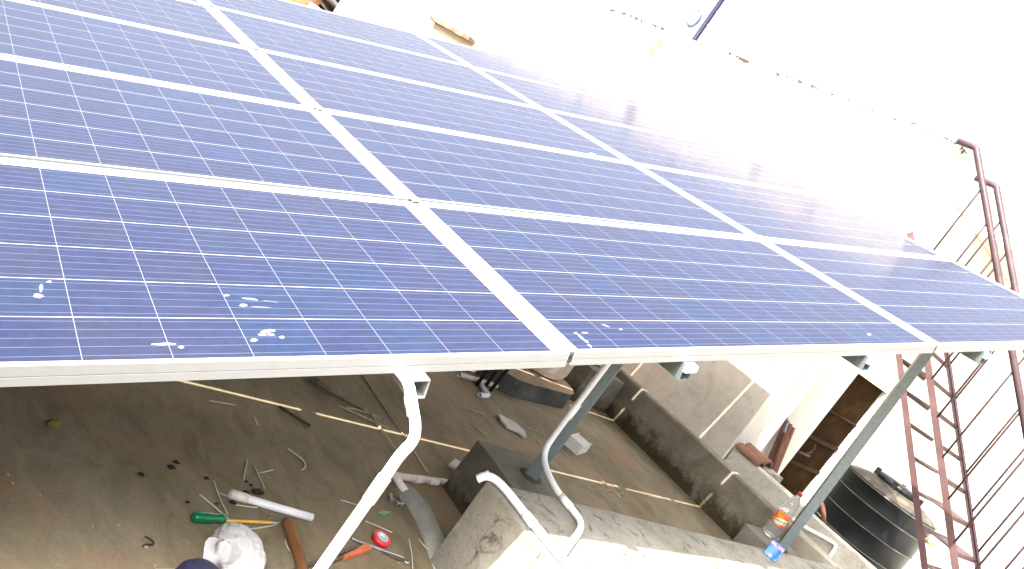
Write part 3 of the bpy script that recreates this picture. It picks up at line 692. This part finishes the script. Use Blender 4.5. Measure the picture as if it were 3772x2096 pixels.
bm = bmesh.new(); bmesh.ops.create_icosphere(bm, subdivisions=2, radius=.016)
for v in bm.verts: v.co = Vector((v.co.x * 1.3, v.co.y * .8, max(v.co.z, -.006) + .006)) * (1 + .3 * noise.noise(v.co * 90))
tag(obj('yellow_stone', bm, mottled('ochre_stone', (.09, .07, .02), (.14, .11, .03), (.18, .15, .05), 20, .8, .3), loc=(-.826, .686, 0)), 'single yellowish stone in the dark under the low panel', 'stone')
bm = bmesh.new(); prism(bm, [(-.635, .158), (-.56, .168), (-.55, .155), (-.63, .146)], .002, .008)
tag(obj('plaster_strip', bm, PAPER), 'flat pale strip at the bottom edge left of the bag', 'strip')
# plastic carrier bag, crumpled, with a dark cap in front of it
root = empty('plastic_bag', (-.418, .198, 0)); tag(root, 'crumpled white plastic carrier bag at the bottom edge', 'bag')
BAG = mat('thin_white_film', (.46, .45, .45), .42); N = NT(BAG); vv = N.coord(); ff = N.noise(30, 6, .7, vv, 1.5)
N.bump(ff, .5, .008); N.b.inputs['Subsurface Weight'].default_value = .15; N.b.inputs['Subsurface Radius'].default_value = (.02, .02, .02)
bm = bmesh.new(); bmesh.ops.create_icosphere(bm, subdivisions=6, radius=1.0)
for v in bm.verts:
    n_ = v.co.normalized(); q_ = Vector((n_.x * 1.0, n_.y * .7, n_.z * 1.0))
    fold = abs(noise.noise(q_ * 2.1 + Vector((4, 1, 2)))); f2 = abs(noise.noise(q_ * 4.7 + Vector((1, 7, 2)))); f3 = abs(noise.noise(q_ * 11 + Vector((3, 2, 8))))
    k = 1.0 - .15 * fold - .12 * f2 - .03 * f3
    top_ = max(0, n_.y) ** 2
    v.co = Vector((n_.x * .076 * k * (1 - .30 * top_), n_.y * .115 * k, .050 + n_.z * .062 * k * (1 - .25 * top_)))
    d_ = (v.co - Vector((-.055, -.035, .085))).length      # mouth of the bag, pulled inwards
    if d_ < .035: v.co -= Vector((-.35, -.2, .9)).normalized() * (.035 - d_) * 1.4
    if v.co.z < .003: v.co.z = .003
obj('body', bm, BAG, root, smooth=True)
bm = bmesh.new(); P = smooth_path([(-.050, .010, .075), (-.085, .000, .080), (-.108, -.030, .072), (-.098, -.065, .062), (-.055, -.080, .060)])
def ribbon(bm, P, w):
    prev = None
    for i, p in enumerate(P):
        d = (P[min(i + 1, len(P) - 1)] - P[max(i - 1, 0)]).normalized(); a, b = frame_of(d); a = (a * math.cos(i * .35) + b * math.sin(i * .35))
        ww = w * (1 + .3 * math.sin(i * 1.1)); row = [bm.verts.new(p + a * ww + b * .003 * math.sin(i)), bm.verts.new(p + b * .006), bm.verts.new(p - a * ww)]
        if prev: bm.faces.new((prev[0], prev[1], row[1], row[0])); bm.faces.new((prev[1], prev[2], row[2], row[1]))
        prev = row
ribbon(bm, P, .016); obj('handle', bm, BAG, root, smooth=True)
bm = bmesh.new(); lathe(bm, [(.062, 0), (.064, .015), (.058, .04), (.042, .058), (.02, .067), (.003, .069)], 28)
tag(obj('navy_cap', bm, NAVY, loc=(-.556, .090, .02)), 'dark navy rounded cap at the bottom edge in front of the bag', 'cap')

# ------------------------------------------------------------------ under the array: base slab, drum, rods, pvc branch
bm = bmesh.new(); poly = []
cx0, cx1, cy0, cy1, rr_ = 1.95, 2.97, 2.115, 2.85, .24
for (cx, cy, a0) in ((cx1 - rr_, cy0 + rr_, -90), (cx1 - rr_, cy1 - rr_, 0), (cx0 + rr_, cy1 - rr_, 90), (cx0 + rr_, cy0 + rr_, 180)):
    for j in range(9): t = R(a0 + 90 * j / 8); poly.append((cx + rr_ * math.cos(t), cy + rr_ * math.sin(t)))
M = Matrix.Translation((2.5, 2.45, 0)) @ Matrix.Rotation(R(10), 4, 'Z') @ Matrix.Translation((-2.5, -2.45, 0))
prism(bm, poly, .002, .13, 0, M)
top = max(bm.faces, key=lambda f: f.calc_center_median().z); top.material_index = 1
slab = obj('tank_base', bm, [RUBBER, TANDUST]); tag(slab, 'dusty dark slab with rounded corners and tan top under the cream drum', 'slab')
bm = bmesh.new(); lathe(bm, [(.29, .0), (.335, .015), (.352, .06), (.355, .16), (.35, .42), (.33, .48), (.29, .50)], 40)
tag(obj('drum', bm, POT, loc=(2.66, 2.62, .1305)), 'large cream plastic drum standing on the tan topped slab, cut by the frame', 'drum')
for i, (p, q) in enumerate((((1.846, 2.042, .0), (1.90, 2.10, .52)), ((1.942, 2.067, .0), (1.995, 2.12, .55)), ((1.965, 2.032, .0), (2.06, 2.07, .55)))):
    bm = bmesh.new(); tube(bm, [p, q], .012, 8)
    tag(obj('dark_rod', bm, BLACK), 'dark rod standing upright left of the slab, %s of the three' % ('leftmost', 'middle', 'rightmost')[i], 'rod', 'three dark rods beside the slab')
root = empty('pvc_branch', (1.70, 2.076, 0)); tag(root, 'cut grey-white pvc pipe with an elbow branch lying before the rods', 'pipe')
bm = bmesh.new(); tube(bm, [(0, 0, .017), (.18, .022, .017), (.482, .050, .017)], .0165, 14, wall=.003); obj('pipe', bm, PVC_OLD, root)
bm = bmesh.new(); tube(bm, smooth_path([(.180, .012, .017), (.162, -.10, .017), (.156, -.150, .017), (.13, -.175, .017), (.044, -.200, .017)], loops=1), .0165, 14, wall=.003); obj('elbow', bm, PVC, root)
bm = bmesh.new(); prism(bm, [(3.2, 2.62), (3.55, 2.50), (3.64, 2.95), (3.3, 3.05)], .31, .335)
tag(obj('tan_board', bm, TILE), 'pale board lying on the dark block by the parapet', 'board')

# ------------------------------------------------------------------ bottle with orange label and blue packet on the parapet
BX, BY = 3.375, .675
root = empty('soda_bottle', (BX, BY, .263)); tag(root, 'empty clear soda bottle with orange label and red cap standing behind the steel leg', 'bottle')
PET = mat('clear_pet', (.93, .95, .95), .06); N = NT(PET); N.b.inputs['Transmission Weight'].default_value = .9; N.b.inputs['IOR'].default_value = 1.12
N.bump(N.noise(22, 3, .5, N.coord()), .6, .01)
bm = bmesh.new(); lathe(bm, [(.030, .002), (.046, .004), (.051, .016), (.051, .085), (.048, .095), (.048, .175), (.051, .185), (.049, .215), (.038, .262), (.022, .300), (.0135, .314), (.0135, .326)], 40)
for v in bm.verts: v.co += noise.noise_vector(v.co * 16) * .0028
obj('body', bm, PET, root, smooth=True)
def label_mat():
    M = mat('orange_print', (.8, .16, .02), .4); N = NT(M); v = N.coord(); f = N.noise(28, 4, .6, v, .8)
    s = N.n('ShaderNodeSeparateXYZ'); N.l(v, s.inputs[0])
    c = N.ramp(f, [(.35, (.75, .05, .012)), (.5, (.86, .17, .015)), (.62, (.92, .38, .03))])
    N.l(c, N.b.inputs['Base Color']); return M
bm = bmesh.new(); lathe(bm, [(.0492, .098), (.0496, .100), (.0496, .172), (.0492, .174)], 40, cap0=False, cap1=False)
lab = obj('label', bm, label_mat(), root, smooth=True)
fc = bpy.data.curves.new('lettering', 'FONT'); fc.body = 'MIRINDA'; fc.size = .026; fc.align_x = 'CENTER'; fc.extrude = .0004
to = bpy.data.objects.new('lettering_source', fc); col.objects.link(to)
me = bpy.data.meshes.new_from_object(to.evaluated_get(bpy.context.evaluated_depsgraph_get())); bpy.data.objects.remove(to)
VIEW = math.atan2(-1.374 - BY, -1.639 - BX) + .30
def wrap(me_, rad, z0, slant):
    for v in me_.vertices:
        x, y, z = v.co; t = VIEW + x / rad; rr = rad + z
        v.co = Vector((rr * math.cos(t), rr * math.sin(t), z0 + y + x * slant))
wrap(me, .0512, .118, .22)
for p in me.polygons: p.use_smooth = False
me.materials.append(mat('dark_green_print', (.01, .10, .05), .5))
lt = bpy.data.objects.new('lettering', me); col.objects.link(lt); lt.parent = lab
bm = bmesh.new(); n_ = 40
outl = [(.058 * math.cos(2 * math.pi * j / n_) * (1 + .12 * math.sin(7 * 2 * math.pi * j / n_)), .019 * math.sin(2 * math.pi * j / n_) * (1 + .12 * math.sin(5 * 2 * math.pi * j / n_))) for j in range(n_)]
for rr0 in (.0500,):
    rings = []
    for k in (1.0, .75, .5, .25, .04): rings.append([bm.verts.new((rr0 * math.cos(VIEW + x * k / .0505), rr0 * math.sin(VIEW + x * k / .0505), .127 + y * k + x * k * .22)) for x, y in outl])
    for a, b in zip(rings[:-1], rings[1:]):
        for j in range(n_): bm.faces.new((a[j], a[(j + 1) % n_], b[(j + 1) % n_], b[j]))
obj('emblem', bm, mat('cream_print', (.80, .78, .62), .5), lab)
bm = bmesh.new(); lathe(bm, [(.0155, .318), (.0160, .320), (.0160, .338), (.0150, .341)], 28); obj('cap', bm, REDPL, root)
root = empty('blue_packet', (2.545, .262, .361), (R(0), R(0), VIEW + math.pi / 2 - .35)); tag(root, 'small blue packet with a pink band standing on the front parapet', 'packet')
Mx = Matrix.Rotation(R(-16), 4, 'X')
bm = bmesh.new(); bmesh.ops.create_grid(bm, x_segments=12, y_segments=16, size=.5)
for v in bm.verts:
    x, y = v.co.x * .074, (v.co.y + .5) * .088; puff = .007 * (1 - (2 * v.co.x) ** 2) * (1 - (2 * v.co.y) ** 4) + .002 * noise.noise(Vector((x * 60, y * 60, 0)))
    v.co = Mx @ Vector((x, puff, y))
r_ = bmesh.ops.extrude_face_region(bm, geom=bm.faces[:])
for v in [g for g in r_['geom'] if isinstance(g, bmesh.types.BMVert)]: v.co += Mx @ Vector((0, -.006, 0))
obj('pouch', bm, noise_metal(mat('blue_foil', (.03, .14, .42), .35), 60, .6, 1.25, .25, .45), root, smooth=True)
bm = bmesh.new(); bmesh.ops.create_grid(bm, x_segments=10, y_segments=2, size=.5)
for v in bm.verts:
    x = v.co.x * .0735; y = .0735 + v.co.y * .014; yy = (y / .088) - .5
    for_ = .007 * (1 - (2 * v.co.x) ** 2) * (1 - (2 * yy) ** 4); v.co = Mx @ Vector((x, for_ + .0035 - .010, y))
obj('band', bm, noise_metal(mat('pink_print', (.72, .30, .38), .45), 80, .6, 1.1, .4, .5), root)

# ------------------------------------------------------------------ water tank on the lower roof
TX, TY = 6.76, 1.365
root = empty('water_tank', (TX, TY, FL)); tag(root, 'black ribbed plastic water tank on the lower roof behind the low wall', 'water tank'); root.scale = (1.06, 1.06, 1.04)
RIBS = (.10, .27, .45, .63, .815, 1.0)
prof = [(.41, .0), (.425, .02)]
for z in RIBS: prof += [(.436, z - .02), (.440, z - .008), (.440, z + .008), (.436, z + .02)]
prof += [(.430, 1.12), (.440, 1.14), (.440, 1.155), (.425, 1.165)]
bm = bmesh.new(); lathe(bm, prof, 64, cap1=False); obj('body', bm, BLACKPVC, root)
DUSTY = mottled('dusty_tank_top', (.012, .012, .011), (.05, .042, .032), (.20, .165, .125), 3.2, .6, .2, 60)
bm = bmesh.new(); lathe(bm, [(.4249, 1.165), (.39, 1.185), (.30, 1.215), (.205, 1.235), (.20, 1.237)], 64, cap0=False); obj('top', bm, DUSTY, root)
for z in (.63, .815, 1.0, 1.148):
    bm = bmesh.new(); ring_solid(bm, .4385, .4425, z - .004, z + .004, 64); obj('rib', bm, mottled('worn_rib', (.05, .05, .042), (.10, .095, .08), (.16, .15, .125), 6, .6, .1), root)
bm = bmesh.new(); lathe(bm, [(.19, 1.236), (.205, 1.24), (.205, 1.275), (.19, 1.29), (.02, 1.30)], 40); obj('lid', bm, BLACKPVC, root)
for a_ in (10, 100, 190, 280):
    bm = bmesh.new(); box(bm, .20, .235, -.02, .02, 1.235, 1.30, .004, 0, Matrix.Rotation(R(a_), 4, 'Z')); obj('lug', bm, BLACKPVC, root)
bm = bmesh.new(); tube(bm, [(.02, -.43, 1.04), (.025, -.50, 1.04)], .026, 14, wall=.008); obj('outlet', bm, mat('brass_fitting', (.40, .30, .14), .4, .6), root)
bm = bmesh.new(); tube(bm, smooth_path([(5.5, 1.42, .36), (5.5, 1.34, .325), (5.5, 1.26, .25), (5.5, 1.18, .12), (5.5, 1.12, FL)]), .022, 8)
tag(obj('bent_pole', bm, WOOD_P), 'bent brown pole standing between the low wall and the tank', 'pole')

# ---
# ------------------------------------------------------------------ bundle of poles leaning by the door and clay tiles on the wall
PB = [(6.66, 2.30, FL, 6.255, 2.49, .80, .020), (6.68, 2.28, FL, 6.30, 2.47, .66, .018), (6.72, 2.27, FL, 6.34, 2.45, .64, .017), (6.75, 2.26, FL, 6.40, 2.44, .62, .026), (6.80, 2.25, FL, 6.50, 2.44, .60, .026), (6.70, 2.22, FL, 6.33, 2.40, .52, .020), (6.83, 2.24, FL, 6.47, 2.42, .50, .024)]
PN = ('tallest, dark and pointed', 'rusty red, second from the pillar', 'thin blue-grey', 'orange brown with a cut end', 'rough brown, in the middle', 'dark, lowest in front', 'rightmost, nearest the door')
for i, (a, b, c, d, e, f, r) in enumerate(PB):
    bm = bmesh.new(); tube(bm, [(a, b, c), ((a + d) / 2 + .012 * (i % 3) - .012, (b + e) / 2, (c + f) / 2), (d, e, f)], [r, r * .95, r * (.35 if i == 0 else .9)], 8)
    tag(obj('leaning_pole', bm, [WOOD_P, RUSTRED, GALV, CLAY, WOOD_B, WOOD_P, CLAY][i]), 'pole leaning in the bundle beside the brown door, ' + PN[i], 'pole', 'poles leaning by the door')
def clay(x, y, z, rz, label, r=.085):
    bm = bmesh.new(); n = 14; L = .27; rows = []
    for rad in (r, r - .022):
        for yy in (0, L):
            rows.append([bm.verts.new((rad * math.cos(t), yy, rad * math.sin(t))) for t in [math.pi * j / n for j in range(n + 1)]])
    o0, o1, i0, i1 = rows
    for j in range(n):
        for a, b in ((o0, o1), (i0, i1), (o0, i0), (o1, i1)): bm.faces.new((a[j], a[j + 1], b[j + 1], b[j]))
    for j in (0, n): bm.faces.new((o0[j], o1[j], i1[j], i0[j]))
    o = obj('clay_tile', bm, CLAY, loc=(x, y, z)); o.rotation_euler = (0, 0, rz)
    tag(o, label, 'clay tile', 'clay tiles on the low wall')
clay(5.05, 1.775, .287, R(0), 'half-round brown clay tile lying on the low wall, the nearer one', .060)
clay(5.21, 1.80, .297, R(-3), 'half-round brown clay tile lying behind the other one by the pillar', .072)
bm = bmesh.new(); box(bm, 5.102, 5.38, 1.70, 2.02, FL, .295); rough(bm, 3, .006, 5, 9)
tag(obj('brick_pier', bm, CEMENT), 'short cement pier against the low wall carrying a clay tile', 'pier')

# ------------------------------------------------------------------ iron stair up to the stair room roof
st = empty('iron_stair', (4.91, .77, FL)); tag(st, 'steep red-brown iron stair with pipe handrails leading to the roof', 'stair')
so = Vector((4.91, .77, FL))
def zl(y, off=0.0): return 1.37 + 1.08 * (y - .77) + off
Y0, Y1 = -.98, 1.93
def sobj(name, bm, m_=RUSTRED, parent=None):
    for v in bm.verts: v.co -= so
    return obj(name, bm, m_, parent or st)
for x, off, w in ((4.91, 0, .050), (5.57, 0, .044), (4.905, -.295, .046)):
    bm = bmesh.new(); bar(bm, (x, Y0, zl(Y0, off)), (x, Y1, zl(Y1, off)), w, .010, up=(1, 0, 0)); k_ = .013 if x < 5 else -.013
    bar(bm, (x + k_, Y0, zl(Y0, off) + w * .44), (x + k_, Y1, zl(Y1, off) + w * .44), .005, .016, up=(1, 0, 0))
    sobj('stringer', bm, RAILRED if x == 5.57 else RUSTRED)  # right stringer gets the darker rail paint to paint in its shade
z = zl(Y0) + .15
while z < zl(Y1) - .05:
    y = .77 + (z - 1.37) / 1.08
    bm = bmesh.new(); box(bm, 4.92, 5.56, y - .0, y + .255, z - .002, z + .003)
    box(bm, 4.92, 5.56, y - .002, y + .003, z - .030, z - .0021); box(bm, 4.92, 5.56, y + .252, y + .257, z - .030, z - .0021)
    sobj('tread', bm); z += .190
for x in (4.91, 5.57):
    yt = 1.915 if x < 5 else 1.885
    path = [(x, 2.088, zl(yt, .86)), (x, yt + .03, zl(yt, .862)), (x, yt, zl(yt, .85)), (x, yt - .03, zl(yt - .03, .848)), (x, -.9, zl(-.9, .84))]
    bm = bmesh.new(); tube(bm, path, .026, 14); h = sobj('handrail', bm, RAILRED)
    y = Y1 - .25
    while y > -.9:
        bm = bmesh.new(); tube(bm, [(x, y, zl(y, .02)), (x, y, zl(y, .82)), (x + .004, y + .006, zl(y, .85))], .0085, 8); sobj('baluster', bm, RAILRED)
        y -= .205
    bm = bmesh.new(); tube(bm, [(x, -.86, FL), (x, -.86, zl(-.86, .86))], .02, 10); sobj('newel_post', bm)

# ------------------------------------------------------------------ utility pole with service wires, and what shows beyond the array
up_ = empty('utility_pole', (12, 12.64, -7)); tag(up_, 'dark steel utility pole with a wire coil against the white sky', 'utility pole')
bm = bmesh.new(); tube(bm, [(0, 0, 0), (0, 0, 16)], [.075, .055], 16); obj('pole', bm, POLE, up_)
bm = bmesh.new(); tube(bm, [(.02, .075, 13.78), (.02, .30, 13.80)], .03, 8); box(bm, -.10, .10, .02, .30, 13.93, 13.99); obj('bracket', bm, mat('grey_bracket', (.3, .27, .24), .6), up_)
for yy, zz in ((.13, 13.72), (.22, 13.86)):
    bm = bmesh.new(); lathe(bm, [(.03, -.05), (.05, -.03), (.03, -.01), (.05, .015), (.03, .04), (.012, .06)], 14, (0, yy, zz)); obj('insulator', bm, mat('porcelain', (.62, .58, .48), .25), up_)
bm = bmesh.new()
for k_ in range(5):
    P = [(-.05 + .015 * k_, .36 + (.135 + .008 * k_) * math.cos(t) + .01 * k_, 13.20 + (.19 + .006 * k_) * math.sin(t)) for t in [2 * math.pi * j / 30 for j in range(31)]]
    tube(bm, P, .010, 6, caps=False)
obj('wire_coil', bm, mat('blue_grey_wire', (.05, .065, .14), .5), up_)
bm = bmesh.new(); tube(bm, smooth_path([(0, .12, 13.72), (0, .30, 13.55), (0, .33, 13.38)]), .006, 6); tube(bm, smooth_path([(0, -.06, 13.55), (.1, -.30, 13.35), (0, -.38, 13.15), (0, -.2, 13.05), (0, -.06, 13.2)]), .004, 6)
obj('drop_wire', bm, mat('pale_wire', (.3, .35, .45), .5), up_)
bm = bmesh.new()
P = [(12 - 9 * t, 12.86 + 26 * t, 6.80 - 1.6 * math.sin(math.pi * t * .9) - .2 * t) for t in [i / 30 for i in range(31)]]
tube(bm, P, .009, 6); tag(obj('service_wire', bm, mat('thin_wire', (.25, .28, .36), .5)), 'thin sagging service wire running left from the utility pole', 'wire')
# brick house, shed roof and trees showing past the end of the wall
hb = empty('brick_house', (8.55, 27, -7)); tag(hb, 'distant orange brick house showing past the far edge of the panels', 'house')
bm = bmesh.new(); box(bm, -3.4, 1.3, 0, 5, 0, 9.4); obj('wall', bm, BRICKW, hb)
bm = bmesh.new(); box(bm, -3.6, 1.5, -.2, 5.2, 9.402, 9.56); obj('roof_slab', bm, CEMENT, hb)
bm = bmesh.new(); box(bm, -2.9, -1.9, -.02, .05, 7.0, 8.6); obj('window', bm, mat('dark_window', (.02, .02, .03), .2), hb)
hb = empty('grey_shed', (10.72, 26, -7)); tag(hb, 'distant grey shed with a sloping roof at the far end of the array', 'shed')
bm = bmesh.new(); box(bm, -1.2, 1.6, 0, 3, 0, 8.45); obj('wall', bm, HAUNCH, hb)
bm = bmesh.new()
Mq = Matrix.Translation((0, 0, 8.62)) @ Matrix.Rotation(R(14), 4, 'Y'); box(bm, -1.5, 1.9, -.3, 3.3, 0, .08, 0, 0, Mq); obj('roof', bm, mat('grey_sheet', (.22, .22, .25), .6), hb)
def tree(x, y, z, h, r, label, seed):
    rnd = random.Random(seed); root = empty('tree', (x, y, z)); tag(root, label, 'tree', 'distant trees beyond the array')
    bm = bmesh.new(); tube(bm, [(0, 0, 0), (.1, 0, h * .4), (.0, .1, h * .75)], [.22, .15, .06], 8)
    for i in range(5):
        a = rnd.random() * 6.28; tube(bm, [(.08, 0, h * (.4 + .06 * i)), (math.cos(a) * r * .5, math.sin(a) * r * .5, h * (.6 + .06 * i))], [.07, .02], 6)
    obj('trunk', bm, WOOD_P, root)
    bm = bmesh.new(); cl = [(Vector((rnd.gauss(0, r * .45), rnd.gauss(0, r * .45), h * .72 + rnd.gauss(0, r * .4))), r * (.25 + .3 * rnd.random())) for _ in range(16)]
    for i in range(2600):
        c, s = rnd.choice(cl); d = Vector((rnd.gauss(0, 1), rnd.gauss(0, 1), rnd.gauss(0, 1))).normalized()
        p = c + d * s * rnd.random() ** .4; u = Vector((rnd.gauss(0, 1), rnd.gauss(0, 1), rnd.gauss(0, .6))).normalized() * .13; w = u.cross(d).normalized() * .06
        bm.faces.new([bm.verts.new(p - u), bm.verts.new(p + w), bm.verts.new(p + u), bm.verts.new(p - w)])
    obj('crown', bm, TREE_G, root)
tree(12.4, 30, -7, 8.6, 1.6, 'pale hazy tree beyond the grey shed', 3)
tree(5.2, 33, -7, 9.6, 1.8, 'hazy tree left of the orange brick house', 5)
